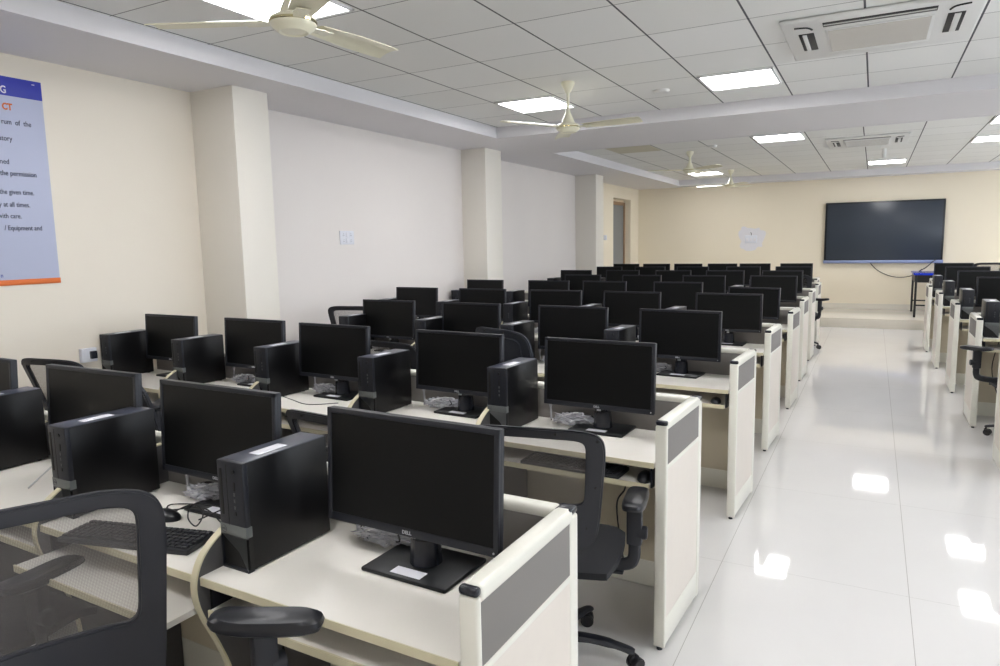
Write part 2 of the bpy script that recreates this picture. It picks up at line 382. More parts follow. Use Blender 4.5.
# ------------------------------------------------------------------ ceiling fans
def fan(x, y, zh, ang, label):
    e = empty('ceiling_fan', (x, y, zh), ang, label, 'ceiling fan', 'ivory three-blade ceiling fans')
    top = ZC-zh
    b = MB(); b.lathe([(0, top), (.052, top), (.055, top-.012), (.05, top-.03), (.018, top-.085), (0, top-.085)], 24); b.build('canopy', 'fan', e)
    b = MB(); b.cyl((0, 0, top-.08), (0, 0, .07), .0125, seg=14); b.build('rod', 'fan', e)
    b = MB(); b.lathe([(0, .155), (.016, .155), (.022, .12), (.045, .07), (.055, .04), (.055, .03), (0, .03)], 28); b.build('bell_cover', 'fan', e)
    b = MB(); b.lathe([(0, .034), (.075, .034), (.094, .022), (.097, .008), (.094, -.004), (.086, -.014), (.062, -.032), (.058, -.032), (.05, -.027), (0, -.03)], 36); b.build('motor', 'fan', e)
    b = MB(); b.lathe([(.0955, .014), (.0985, .012), (.0985, .004), (.0955, .002)], 36); b.build('trim_band', 'chrome', e)
    b = MB(); b.box(.03, -.018, .036, .052, -.002, .05); b.build('clamp', 'cable', e)
    for k in range(3):
        xf = Matrix.Rotation(k*2*math.pi/3, 4, 'Z')
        b = MB(); b.xf = xf @ Matrix.Translation((0, 0, .008)) @ Matrix.Rotation(R(-9), 4, 'X')
        n = 9; prof = []
        bm = bmesh.new(); rows = []
        for i in range(n+1):
            t = i/n; xx = .13+t*.47; hw = .048+.018*min(1, t*2.2)-(.006 if i == n else 0)
            rows.append([bm.verts.new((xx, yy*hw, .006*(1-yy*yy)*1.6+dz)) for dz in (0, .004) for yy in ([-1, -.6, -.2, .2, .6, 1] if dz == 0 else [1, .6, .2, -.2, -.6, -1])])
        for A, B in zip(rows, rows[1:]):
            for q in range(12): bm.faces.new((A[q], A[(q+1) % 12], B[(q+1) % 12], B[q]))
        bm.faces.new(rows[0]); bm.faces.new(rows[-1][::-1]); bmesh.ops.recalc_face_normals(bm, faces=bm.faces)
        b._merge(bm)
        bl = b.build('blade', 'fan', e)
        b = MB(); b.xf = xf; b.prism([(.08, -.016), (.14, -.03), (.20, -.03), (.20, .03), (.14, .03), (.08, .016)], .004, .009, 'z')
        b.cyl((.155, -.016, .003), (.155, -.016, .012), .005, seg=8); b.cyl((.155, .016, .003), (.155, .016, .012), .005, seg=8)
        b.build('blade_bracket', 'fan', bl)
fan(-2.17, 2.27, 2.50, R(86), 'nearest ivory ceiling fan, cut by the top of the frame')
fan(-2.21, 5.33, 2.49, R(118), 'ivory ceiling fan in the middle of the front ceiling tray')
fan(-2.40, 10.35, 2.58, R(84), 'small far ivory ceiling fan, left of the two beyond the beam')
fan(-2.38, 13.5, 2.56, R(64), 'farthest ivory ceiling fan, hanging in front of the end wall')

# ------------------------------------------------------------------ air conditioners
def ac(x0, y0, x1, y1, label):
    cx, cy = (x0+x1)/2, (y0+y1)/2; w, h = (x1-x0)/2, (y1-y0)/2
    e = empty('cassette_air_conditioner', (cx, cy, ZC), 0, label, 'air conditioner', 'ceiling cassette air conditioners')
    b = MB(); b.box(-w, -h, -.028, w, h, -.002, bev=.012, seg=3); b.build('panel', 'acw', e)
    b = MB(); b.box(-w*.55, -h*.52, -.036, w*.55, h*.62, -.027, bev=.003)
    g = b.build('intake_frame', 'acw', e)
    m = mat('ac_filter_beige', s2l(196, 188, 176), .7, var=.08, vscale=12)
    b = MB(); b.box(-w*.52, -h*.48, -.038, w*.52, h*.58, -.035); gg = b.build('intake_grille', m, g)
    b = MB()
    for k in range(26):
        yy = -h*.47+k*(h*1.04)/26; b.box(-w*.52, yy, -.0395, w*.52, yy+.004, -.0375)
    b.build('grille_bars', 'acw', gg, smooth=False)
    b = MB(); b.box(-w*.56, -h*.84, -.031, w*.56, -h*.66, -.026, bev=.002); b.build('outlet_slot', 'acslot', e)
    b = MB(); b.box(-w*.55, -h*.77, -.034, w*.55, -h*.72, -.028, rot=Matrix.Rotation(R(12), 4, 'X')); b.build('outlet_flap', 'acw', e)
    for s in (-1, 1):
        b = MB(); b.box(s*w*.70-.014*s, -h*.45, -.031, s*w*.84, h*.42, -.026, bev=.002); b.build('outlet_slot', 'acslot', e)
        b = MB(); b.box(s*w*.745-.004, -h*.42, -.036, s*w*.80, h*.38, -.027, bev=.002); b.build('outlet_flap', 'acw', e)
        b = MB(); b.tube([(s*w*.68, -h*.62, -.03), (s*w*.73, -h*.74, -.03), (s*w*.86, -h*.78, -.03)], .006, 6, smooth=4); b.build('corner_slot', 'acslot', e)
    b = MB(); b.box(-w*.56, h*.72, -.030, w*.56, h*.82, -.0275, bev=.001); b.build('outlet_flap', 'acw', e)
ac(-.55, 4.56, .48, 5.52, 'large near white ceiling air conditioner with beige intake grille')
ac(-.62, 10.1, .34, 11.15, 'smaller far ceiling air conditioner beyond the beam')
# detectors and vents
def disc(x, y, label):
    b = MB(); b.lathe([(0, -.022), (.05, -.022), (.065, -.012), (.07, 0), (0, 0)], 28); o = b.build('smoke_detector', 'acw', None, (x, y, ZC)); tag(o, label, 'smoke detector', 'round detectors on the ceiling')
disc(-1.65, 6.05, 'round ceiling detector on the tile before the beam')
disc(-2.0, 9.9, 'round ceiling detector just past the beam, above the far fans')
e = empty('ceiling_mount', (.07, 11.75, ZC), 0, 'small white projector mount hanging beyond the far air conditioner', 'ceiling mount')
b = MB(); b.cyl((0, 0, 0), (0, 0, -.14), .03, seg=12); b.build('post', 'acw', e)
b = MB(); b.box(-.16, -.05, -.16, .16, .05, -.14, bev=.006); b.build('bracket', 'acw', e)

# ------------------------------------------------------------------ poster, plates, display
def poster():
    e = empty('rules_poster', (-4.488, 2.1, 1.391), 0, 'tall lilac notice poster with a blue header and orange foot', 'poster')
    w0, w1 = -1.25, .436          # local y range (poster runs out of the frame to the left)
    H = 1.207
    b = MB(); b.box(.0, w0, .032, .004, w1, H, bev=.001); b.build('sheet', 'poster', e)
    b = MB(); b.box(.0, w0, H-.108, .0052, w1, H+.0, bev=.001); h = b.build('header_band', 'pblue', e)
    b = MB(); b.box(.0, w0, 0, .0052, w1+.004, .033, bev=.001); b.build('foot_band', 'porange', e)
    b = MB(); b.box(.004, w1-.055, H-.024, .008, w1-.04, H-.020); b.build('pin', 'sticker', e)
    RX = Matrix(((0, 0, 1, 0), (1, 0, 0, 0), (0, 1, 0, 0), (0, 0, 0, 1)))
    k = .997
    for s, yy, zz, sz, m, bo in (('NG', 2.344, 2.508, .058, 'sticker', .0012), ('CT', 2.367, 2.415, .052, 'porange', .002),
                             ('rum  of  the', 2.464, 2.332, .042, 'pink', .0003), ('atory', 2.349, 2.236, .042, 'pink', .0003), ('ned', 2.32, 2.102, .042, 'pink', .0003),
                             ('the permission', 2.466, 2.036, .042, 'pink', .0003), ('the given time.', 2.441, 1.928, .040, 'pink', .0003),
                             ('y at all times.', 2.411, 1.855, .040, 'pink', .0003), ('with care.', 2.357, 1.788, .040, 'pink', .0003),
                             ('/ Equipment and', 2.467, 1.718, .040, 'pink', .0003), ('n', 2.222, 1.443, .036, 'pblue', .0003)):
        y = yy*k-2.1; z = 1.58+(zz-1.58)*k-1.394
        text_obj(s, sz, m, e, Matrix.Translation((.006, y, z)) @ RX, 'lettering', .0004, 'RIGHT', bo, .80)
poster()
def plate(name, loc, label, w=.2, h=.13, n=2, axis='x'):
    e = empty(name, loc, 0, label, 'switch plate')
    b = MB(); b.box(0, -w/2, -h/2, .012, w/2, h/2, bev=.004); b.build('cover', 'plate', e)
    for r in (-1, 1):
        for c in (-1, 1):
            b = MB(); b.box(.010, c*w*.26-.018, r*h*.22-.02, .013, c*w*.26+.018, r*h*.22+.02, bev=.002); s = b.build('socket', 'plate', e)
            b = MB()
            for dy, dz in ((0, .009), (-.007, -.006), (.007, -.006)): b.box(.0125, c*w*.26+dy-.0022, r*h*.22+dz-.003, .0136, c*w*.26+dy+.0022, r*h*.22+dz+.003)
            b.build('pin_holes', 'acslot', s)
        b = MB(); b.box(.010, -.016, r*h*.22-.022, .017, .016, r*h*.22+.022, bev=.003); b.build('rocker', 'sticker', e)
plate('switch_plate', (-4.51, 5.28, 1.668), 'white double socket plate on the left wall between two columns')
plate('switch_plate', (-4.73, 13.28, 1.665), 'small white switch plate beside the far door', .16, .1)
# patch of white putty round a socket plate on the end wall
bm = bmesh.new(); pts = []
rng = random.Random(3)
for i in range(40):
    a = 2*math.pi*i/40; rr = 1+.10*math.sin(3*a+1)+.08*math.sin(7*a)+rng.uniform(-.05, .05)
    pts.append(bm.verts.new((.25*rr*math.copysign(abs(math.cos(a))**.6, math.cos(a)), 0, .23*rr*math.copysign(abs(math.sin(a))**.6, math.sin(a)))))
f = bm.faces.new(pts); r = bmesh.ops.extrude_face_region(bm, geom=[f]); bmesh.ops.translate(bm, verts=[v for v in r['geom'] if isinstance(v, bmesh.types.BMVert)], vec=(0, .004, 0))
bmesh.ops.recalc_face_normals(bm, faces=bm.faces)
b = MB(); b._merge(bm); tag(b.build('wall_patch', 'patch', None, (-2.29, YF-.004, 1.6), smooth=False), 'ragged white putty patch around a socket on the cream end wall', 'wall patch')
e = empty('socket_box', (-2.29, YF-.004, 1.6), 0, 'white socket box on the end wall in the middle of the putty patch', 'socket')
b = MB(); b.box(-.12, -.03, -.1, .12, 0, .06, bev=.006); b.build('cover', 'plate', e)
for x in (-.075, 0, .075):
    b = MB(); b.box(x-.022, -.034, -.06, x+.022, -.029, .0, bev=.002); b.build('socket', 'patch', e)
b = MB(); b.tube([(0, -.02, .05), (.01, -.03, .09), (-.01, -.02, .12)], .006, 6, smooth=4); b.build('cable_stub', 'cable', e)

e = empty('wall_display', (.13, YF, 1.1), 0, 'large black wall-mounted flat display on the end wall', 'display')
b = MB(); b.box(-1.01, -.09, .0, 1.01, -.02, 1.16, bev=.008); b.build('housing', 'tvf', e)
b = MB(); b.box(-.975, -.094, .045, .975, -.088, 1.13, bev=.001); b.build('screen', 'tvs', e)
b = MB(); b.box(-1.02, -.105, -.03, 1.02, -.03, .03, bev=.008); b.build('bottom_strip', 'tvb', e)
b = MB(); b.box(-.6, -.02, .2, .6, 0, .9); b.build('wall_bracket', 'iron', e)
b = MB(); b.tube([(-.06, YF-.03, 1.08), (.08, YF-.03, .93), (.30, YF-.03, .82), (.52, YF-.05, .80), (.72, YF-.15, .86), (.8, YF-.3, .96)], .009, 6, smooth=6)
tag(b.build('display_cable', 'cable'), 'black cable drooping from the wall display to the blue table', 'cable')
b = MB(); b.tube([(.75, 14.95, .938), (.86, 15.05, 1.0), (.98, 15.3, 1.1), (1.05, 15.42, 1.13), (1.15, 15.44, 1.08)], .009, 6, smooth=6)
tag(b.build('display_cable', 'cable'), 'short black cable looping up from the blue table top', 'cable')

# blue topped table on the dais
e = empty('side_table', (.92, 14.62, .138), 0, 'blue topped table with black steel legs on the dais below the display', 'table')
e.location.z = .168
b = MB(); b.box(-.29, -.6, .738, .29, .6, .763, bev=.006); b.build('table_top', 'blue', e)
b = MB(); b.box(-.25, -.56, .61, .25, -.54, .738); b.box(-.25, .54, .61, .25, .56, .738); b.box(-.27, -.56, .61, -.25, .56, .738); b.box(.25, -.56, .61, .27, .56, .738); b.build('apron', 'iron', e)
for x in (-.25, .25):
    for y in (-.55, .55):
        b = MB(); b.box(x-.018, y-.018, 0, x+.018, y+.018, .738, bev=.003); b.build('leg', 'iron', e)
for y in (-.55, .55):
    b = MB(); b.box(-.24, y-.01, .2, .24, y+.01, .225); b.build('stretcher', 'iron', e)
b = MB(); b.box(.95, 14.35, .932, 1.1, 14.6, .965, bev=.008); tag(b.build('adapter_box', 'black'), 'small black adapter box lying on the blue table', 'adapter')

# ------------------------------------------------------------------ desk benches
def bevpoly_cap(b, x0, x1, y0, y1, z0, z1):   # rounded top rail running along the longer side
    b.box(x0, y0, z0, x1, y1, z1, bev=min(x1-x0, y1-y0, z1-z0)*.42, seg=4)
DZ = .745
DIVP = [(.44, .89), (.30, .885), (.20, .872), (.13, .85), (.075, .822), (.04, .79), (.02, .75), (.014, .71), (.022, .66), (.045, .60), (.075, .53), (.105, .44), (.12, .33), (.125, .15), (.125, .0)]
def smooth_poly(p, k=4):
    P = [Vector((a, c, 0)) for a, c in p]; out = []
    for i in range(len(P)-1):
        p0 = P[max(i-1, 0)]; p1 = P[i]; p2 = P[i+1]; p3 = P[min(i+2, len(P)-1)]
        for q in range(k):
            t = q/k; v = .5*((2*p1)+(p2-p0)*t+(2*p0-5*p1+4*p2-p3)*t*t+(3*p1-p0-3*p2+p3)*t**3); out.append((v.x, v.y))
    out.append(p[-1]); return out
def end_panel(e, x0, x1, outer):
    """upright end panel, local y 0..0.5; outer=+1 aisle face on +x"""
    root = MB(); root.box(x0+.003, .012, .03, x1-.003, .46, .89); root = root.build('end_panel', 'lam', e)
    for y0, y1 in ((0, .018), (.448, .50)):
        b = MB(); b.box(x0, y0, .008, x1, y1, .894, bev=.008, seg=3); b.build('post', 'alu', root)
        b = MB(); b.box(x0+.001, y0-.0006, .894, x1-.001, y1+.0006 if y0 else .02, .9135, bev=.007, seg=3); b.build('end_cap', 'cap', root)
        b = MB(); b.cyl(((x0+x1)/2, (y0+y1)/2, 0), ((x0+x1)/2, (y0+y1)/2, .012), .012, seg=12); b.build('foot', 'cap', root)
    b = MB(); b.box(x0, .016, .876, x1, .47, .914, bev=.011, seg=4); b.build('top_rail', 'alu', root)
    b = MB(); b.box(x0+.001, .016, .02, x1-.001, .452, .13, bev=.003); b.build('kick_plate', 'alu', root)
    b = MB(); b.box(x0+.001, .016, .725, x1-.001, .452, .742, bev=.003); b.build('middle_rail', 'alu', root)
    b = MB(); b.box(x0+.002, .017, .744, x1-.002, .45, .880, bev=.001); b.build('fabric_panel', 'fabric', root)
def bench(loc, slope, xs, divs, label, tray_out=None, side=1, length=None, group=None):
    """local frame: origin at the aisle-side front corner; bench runs to -x (side=1) or +x (side=-1)"""
    e = empty('computer_bench', (loc[0], loc[1], 0), -math.atan(slope)*side if side == 1 else math.atan(slope), label, 'bench desk', group)
    L = length
    def X(a): return -a*side
    def bx(b, a0, y0, z0, a1, y1, z1, **k): x0, x1 = sorted((X(a0), X(a1))); return b.box(x0, y0, z0, x1, y1, z1, **k)
    x0, x1 = sorted((X(0), X(.047)))
    end_panel(e, x0, x1, side)
    b = MB(); bx(b, .052, .008, DZ-.022, L, .452, DZ, bev=.002); top = b.build('worktop', 'desk', e)
    b = MB(); bx(b, .053, .0055, DZ-.0225, L, .0085, DZ-.001); b.build('edge_band', 'edge', top)
    # rear partition
    b = MB(); bx(b, .052, .458, .03, L, .492, .89); part = b.build('rear_partition', 'lamin', e)
    b = MB(); bx(b, .052, .454, DZ-.002, L, .496, .885, bev=.001); b.build('fabric_panel', 'fabric', part)
    b = MB(); bx(b, .045, .452, .878, L, .50, .911, bev=.012, seg=3); b.build('top_rail', 'alu', part)
    b = MB(); bx(b, .052, .454, .008, L, .497, .13, bev=.004); b.build('kick_plate', 'alu', part)
    P = smooth_poly([(a-(.024 if a < .3 else 0), c) for a, c in DIVP])
    for d in divs:
        b = MB(); x = X(d); poly = [(a+.004, c) for a, c in P]; poly = poly+[(.45, 0), (.45, .885)]
        b.prism(poly, x-.009, x+.009, 'x'); dv = b.build('divider', 'divider', e)
        b = MB(); outer = [(a, c) for a, c in P]; inner = []
        for i, (a, c) in enumerate(P):
            q0 = Vector(P[max(i-1, 0)]); q1 = Vector(P[min(i+1, len(P)-1)]); t = (q1-q0).normalized(); n = Vector((-t.y, t.x)); inner.append((a+n.x*.005, c+n.y*.005))
        # edge band ribbon
        bm = bmesh.new(); rows = []
        for (a, c), (ai, ci) in zip(outer, inner):
            rows.append([bm.verts.new(p) for p in ((x-.0105, a, c), (x+.0105, a, c), (x+.0105, ai, ci), (x-.0105, ai, ci))])
        for A, B in zip(rows, rows[1:]):
            for q in range(4): bm.faces.new((A[q], A[(q+1) % 4], B[(q+1) % 4], B[q]))
        bm.faces.new(rows[0]); bm.faces.new(rows[-1][::-1]); bmesh.ops.recalc_face_normals(bm, faces=bm.faces); b._merge(bm)
        b.build('edge_band', 'edge', dv)
    ed = [.052]+list(divs)+[L]
    for i, (a0, a1) in enumerate(zip(ed, ed[1:])):
        if a1-a0 < .35: continue
        yo = -.085 if tray_out == i else .012
        b = MB(); bx(b, a0+.022, yo+.004, .635, a1-.022, yo+.34, .652); tr = b.build('keyboard_tray', 'desk', e)
        b = MB(); bx(b, a0+.022, yo, .634, a1-.022, yo+.005, .655); b.build('edge_band', 'edge', tr)
        for s in (a0+.013, a1-.020):
            b = MB(); bx(b, s, .03, .636, s+.008, .36, .722); b.build('tray_runner', 'cap', tr)
    return e

NUMW = ['front', 'second', 'third', 'fourth', 'fifth', 'sixth', 'seventh', 'eighth', 'rearmost']
YR = [1.095, 2.502, 3.942, 5.373, 6.832, 8.266, 9.709, 11.145, 12.57]
SL = [.02, .045, .055, .045, .04, .025, .015, .015, .01]
XE = [-.650, -.648, -.632, -.636, -.625, -.648, -.668, -.69, -.80]
def rowY(n, x): return YR[n] + SL[n]*(XE[n]-x)
MX = [[-1.04, -1.79, -2.50, -3.22, -3.97],
      [-1.045, -1.775, -2.575, -3.23, -3.95],
      [-1.045, -1.77, -2.55, -3.31],
      [-1.01, -1.81, -2.525, -3.285, -4.045],
      [-1.015, -1.77, -2.57, -3.235, -4.06],
      [-1.015, -1.81, -2.585, -3.385],
      [-1.075, -1.825, -2.55, -3.31, -4.055],
      [-1.07, -1.805, -2.595, -3.305, -4.05],
      [-1.16, -1.835, -2.39, -3.0, -3.59, -4.175]]
MADJ = {(0, 0): (.010, -.025), (0, 1): (-.035, .02), (0, 2): (-.02, .04), (0, 3): (-.05, .03), (1, 0): (-.015, 0), (1, 1): (-.015, 0), (1, 2): (-.03, .01), (1, 3): (-.02, .04), (1, 4): (-.02, .01), (2, 0): (0, -.02), (2, 2): (-.015, 0)}
MONY = .365      # base centre behind the bench front edge
for n in range(9):
    MX[n] = [x*(rowY(n, x)+.30)/(1.44+1.434*n) for x in MX[n]]
NCOUNT = ['nearest the aisle', 'second from the aisle', 'third from the aisle', 'fourth from the aisle', 'fifth from the aisle', 'sixth from the aisle']
BW = ['front left bench', 'second left bench', 'third left bench', 'fourth left bench', 'fifth left bench', 'sixth left bench', 'seventh left bench', 'eighth left bench', 'rearmost left bench']
DIV = []
for n in range(9):
    if n == 8: dv = [m-XE[8] for m in []]; dv = [XE[8]-(x-.30) for x in MX[8][:-1]]
    else: dv = [XE[n]-(x) for x in (-1.50, -2.25, -3.0, -3.75)]
    DIV.append(dv)
WALLX = lambda y: -4.49 if y < 3.6 else (-4.51 if y < 7.5 else (-4.63 if y < 11.5 else -4.73))
for n in range(9):
    L = XE[n]-WALLX(YR[n])-.012
    if n == 2: L = 3.35
    bench((XE[n], YR[n]), SL[n], None, [d for d in DIV[n] if d < L-.2], 'cream partitioned desk row: the %s' % BW[n] if n not in (0, 8) else ('closest cream partitioned desk row at the front left' if n == 0 else 'farthest left partitioned desk row, next to the dais'),
          tray_out=1 if n == 0 else None, length=L, group='partitioned desk rows left of the aisle')
RX = {3: .80, 4: .76, 5: .735, 6: .70, 7: .675, 8: .80}
RY = {3: 5.33, 4: 6.753, 5: 8.20, 6: 9.68, 7: 11.03, 8: 12.5}
RW = {3: 'nearest', 4: 'second', 5: 'third', 6: 'fourth', 7: 'fifth', 8: 'farthest'}
for n in RX:
    bench((RX[n], RY[n]), 0, None, [.84, 1.6, 2.36], 'cream partitioned desk row right of the aisle, the %s one' % RW[n], side=-1, length=3.1, group='partitioned desk rows right of the aisle')

# ------------------------------------------------------------------ monitor
def make_monitor():
    e = empty('monitor', (0, 0, 0))
    b = MB(); b.box(-.128, -.095, 0, .128, .095, .012, bev=.005, seg=2); base = b.build('base', 'black', e)
    b = MB(); b.box(-.045, -.082, .0115, .045, -.048, .0128); s = b.build('asset_sticker', 'sticker', base)
    b = MB(); b.prism([(-.042, .0), (.042, .0), (.030, .10), (.030, .20), (-.030, .20), (-.030, .10)], -.012, .028, 'y', bev=.006); b.xf = Matrix.Identity(4)
    b.cyl((0, .008, .008), (0, .008, .085), .042, .037, seg=24, bev=.004); b.build('neck', 'cap', e)
    tilt = Matrix.Translation((0, -.055, .26)) @ Matrix.Rotation(R(-3), 4, 'X') @ Matrix.Translation((0, 0, -.26))
    z0, z1 = .108, .412; W = .2575
    b = MB(); b.xf = tilt; b.box(-W, 0, z0, W, .022, z1, bev=.004, seg=2)
    b.prism([(-W+.03, z0+.02), (W-.03, z0+.02), (W-.03, z1-.02), (-W+.03, z1-.02)], .02, .03, 'y')
    b.box(-.17, .025, z0+.05, .17, .05, z1-.06, bev=.012, seg=3); hs = b.build('housing', 'bezel', e)
    b = MB(); b.xf = tilt; t = .014
    for a in ((-W, z1-t, W, z1), (-W, z0, W, z0+.021), (-W, z0, -W+t, z1), (W-t, z0, W, z1)): b.box(a[0], -.004, a[1], a[2], .004, a[3], bev=.0018, seg=2)
    bz = b.build('bezel', 'bezel', e)
    b = MB(); b.xf = tilt; b.box(-W+t-.001, -.0015, z0+.020, W-t+.001, .002, z1-t+.001); b.build('screen', 'screen', e)
    lm = tilt @ Matrix.Translation((0, -.0046, z0+.0065)) @ Matrix.Rotation(R(90), 4, 'X')
    text_obj('DELL', .0125, 'logo', bz, lm, 'logo', .0003, 'CENTER', .0004)
    b = MB(); b.xf = tilt; b.cyl((W-.012, -.0055, z0+.010), (W-.012, -.003, z0+.010), .0025, seg=10); b.build('power_button', 'logo', bz)
    b = MB(); b.box(-.008, -.043, .095, .008, -.036, .108); b.build('cable_clip', 'logo', e)
    return e
mon = make_monitor(); mon_used = [False]
def place(proto, used, loc, rz, label, cat, group):
    o = proto if not used[0] else copy_tree(proto); used[0] = True
    o.location = loc; o.rotation_euler = (0, 0, rz); tag(o, label, cat, group); return o

# ------------------------------------------------------------------ desktop computer
def make_tower():
    e = empty('computer_tower', (0, 0, 0)); w, H, D = .049, .294, .30
    b = MB(); b.box(-w, .014, .004, w, D, H-.002, bev=.0025); cs = b.build('case', 'case', e)
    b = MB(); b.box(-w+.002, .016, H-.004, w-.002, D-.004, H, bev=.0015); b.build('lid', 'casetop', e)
    b = MB(); b.box(-w, 0, .090, w, .018, H, bev=.004); fb = b.build('front_bezel', 'bezel', e)
    b = MB(); b.box(-.040, -.001, .148, -.030, .001, .272, bev=.0005); b.build('disc_slot', 'vent', fb)
    b = MB(); b.box(-.014, -.0006, .10, -.0125, .001, .285); b.box(.044, -.0006, .14, .045, .001, .285); b.build('seam', 'vent', fb)
    b = MB(); b.cyl((.014, -.003, .268), (.014, .002, .268), .0055, seg=14); b.build('power_button', 'black', fb)
    b = MB(); b.box(.0115, -.0014, .218, .0175, .001, .240); b.build('card_slot', 'vent', fb)
    for z in (.203, .186, .168, .152):
        b = MB(); b.box(.011, -.0014, z, .0175, .001, z+.009); b.build('port', 'darksilver' if z > .16 else 'vent', fb)
    b = MB(); b.box(-w-.0003, -.0008, .094, w+.0003, .02, .124, bev=.0015); bd = b.build('silver_band', 'silver', e)
    b = MB()
    for i in range(20):
        a0, a1 = 2*math.pi*i/20, 2*math.pi*(i+1)/20
        b.tube([(-.034+.0095*math.cos(a0), -.0012, .109+.0095*math.sin(a0)), (-.034+.0095*math.cos(a1), -.0012, .109+.0095*math.sin(a1))], .0008, 4)
    lg = b.build('logo_ring', 'darksilver', bd)
    text_obj('DELL', .0075, 'darksilver', bd, Matrix.Translation((-.034, -.0009, .1065)) @ Matrix.Rotation(R(90), 4, 'X'), 'logo', .0003, 'CENTER', .0002)
    # faceted lower grille
    b = MB(); b.box(-w, .006, .004, w, .02, .094); gr = b.build('lower_grille', 'vent', e)
    b = MB(); bm = bmesh.new()
    A = [bm.verts.new(p) for p in ((w, -.001, .004), (w, -.001, .094), (-w*.9, -.001, .094), (.012, .004, .050))]
    bm.faces.new((A[0], A[1], A[3])); bm.faces.new((A[1], A[2], A[3]))
    bmesh.ops.solidify(bm, geom=list(bm.faces), thickness=.004); bmesh.ops.recalc_face_normals(bm, faces=bm.faces); b._merge(bm); b.build('grille_facet', 'facet', gr, smooth=False)
    b = MB(); b.box(-w, 0, 0, w, .02, .008, bev=.001); b.box(-w, 0, .004, -w+.003, .02, .094); b.build('grille_rim', 'bezel', gr)
    b = MB(); b.box(-.012, .075, H-.001, .026, .175, H+.0008, bev=.0004); b.build('asset_sticker', 'sticker', e)
    b = MB()
    for y in (.03, .27):
        for x in (-.035, .035): b.cyl((x, y, 0), (x, y, .005), .008, seg=10)
    b.build('feet', 'black', e)
    return e
tow = make_tower(); tow_used = [False]

def bench_pt(n, x, dy):   # point on left bench n at world x, dy behind the front edge
    return (x, rowY(n, x)+dy)
rng = random.Random(11)
TOWX = [[-1.437, -2.235, -2.985, -3.70, -4.42],
        [-1.445, -2.185, -2.965, -3.72, -4.435]]
for n in range(9):
    for k, x in enumerate(MX[n]):
        if n == 0 and k == 4: pass
        px, py = bench_pt(n, x, MONY)
        yaw = -math.atan(SL[n]) + R(rng.uniform(-2, 2))
        dz = 0
        ddx, ddy = MADJ.get((n, k), (0, 0)); px += ddx; py += ddy
        if n == 0 and k == 0: yaw = R(-2.0); py -= .02
        if n == 0 and k == 1: yaw = R(-1)
        o = place(mon, mon_used, (px, py, DZ), yaw, 'black flat monitor on the %s, %s' % (BW[n], NCOUNT[k]), 'monitor', 'black monitors on the desk rows')
        o.scale = (1.035, 1.035, 1) if n == 0 else (1, 1, 1)
        if n == 4 and k == 0:
            o.rotation_euler.z = R(-14); o['label'] = 'lowered and turned black monitor on the fifth left bench, nearest the aisle'
            for c in o.children:
                if c.name.split('.')[0] in ('housing', 'bezel', 'screen', 'cable_clip'): c.location.z -= .045
# towers
for n in range(9):
    if n < 2: xs = TOWX[n]
    elif n == 8: xs = [x-.345+.02 for x in MX[8]][:5]; xs = [x+.0 for x in MX[8]]; xs = [x-.285 for x in xs]
    else: xs = [-1.41, -2.16, -2.91, -3.66, -4.41][:len(MX[n])]
    for k, x in enumerate(xs):
        if n == 8: x = min(x, XE[8])
        if x < WALLX(YR[n])+.06: x = WALLX(YR[n])+.06
        px, py = bench_pt(n, x, .085 + rng.uniform(-.008, .02) - (.022 if n == 0 and k < 2 else 0) + (.03 if n < 2 and k == 3 else 0) - (.03 if n == 1 and k == 4 else 0))
        if n == 8: py += .02
        place(tow, tow_used, (px, py, DZ), -math.atan(SL[n])+R(rng.uniform(-1, 1)), 'black desktop computer tower on the %s, %s' % (BW[n], NCOUNT[k]), 'computer', 'black computer towers standing on the desk rows')
# right block
RB = {3: 'nearest right bench', 4: 'second right bench', 5: 'third right bench', 6: 'fourth right bench', 7: 'fifth right bench', 8: 'farthest right bench'}
for n in RX:
    for k in range(3):
        if n == 8 and k == 0:
            place(mon, mon_used, (1.10, RY[n]+MONY, DZ), 0, 'black flat monitor on the farthest right bench, nearest the aisle', 'monitor', 'black monitors on the desk rows').scale = (1, 1, 1)
            continue
        place(tow, tow_used, (RX[n]+.115+.76*k, RY[n]+.085, DZ), R(rng.uniform(-1, 1)), 'black desktop computer tower on the %s, %s' % (RB[n], NCOUNT[k]), 'computer', 'black computer towers standing on the desk rows')
        place(mon, mon_used, (RX[n]+.115+.345+.76*k, RY[n]+MONY+.0, DZ), R(rng.uniform(-1.5, 1.5)), 'black flat monitor on the %s, %s' % (RB[n], NCOUNT[k]), 'monitor', 'black monitors on the desk rows').scale = (1, 1, 1)

# ------------------------------------------------------------------ keyboards and mice
def make_keyboard():
    e = empty('keyboard', (0, 0, 0))
    b = MB(); b.box(-.22, -.065, 0, .22, .065, .016, bev=.004); b.build('body', 'kb', e)
    b = MB()
    for r in range(6):
        y = -.054+r*.0185+(.004 if r == 5 else 0)
        xs = -.212
        while xs < .205:
            w = .017
            if r == 0 and -.13 < xs < -.02: w = .11
            if not (-.0 < 0 and (.075 < xs < .083 or .138 < xs < .146)):
                b.box(xs, y, .014, min(xs+w, .212), y+.0155, .0215, bev=.0015, seg=1)
            xs += w+.0025
    b.build('keys', 'key', e)
    return e
kbd = make_keyboard(); kb_used = [False]
def make_mouse():
    e = empty('computer_mouse', (0, 0, 0))
    b = MB(); bm = bmesh.new(); bmesh.ops.create_uvsphere(bm, u_segments=20, v_segments=12, radius=1)
    for v in bm.verts: v.co = Vector((v.co.x*.03, v.co.y*.055, max(v.co.z, -.15)*.028+.005))
    b._merge(bm); b.build('shell', 'key', e)
    b = MB(); b.cyl((-.003, .030, .025), (.003, .030, .025), .005, seg=12); b.build('scroll_wheel', 'darksilver', e)
    return e
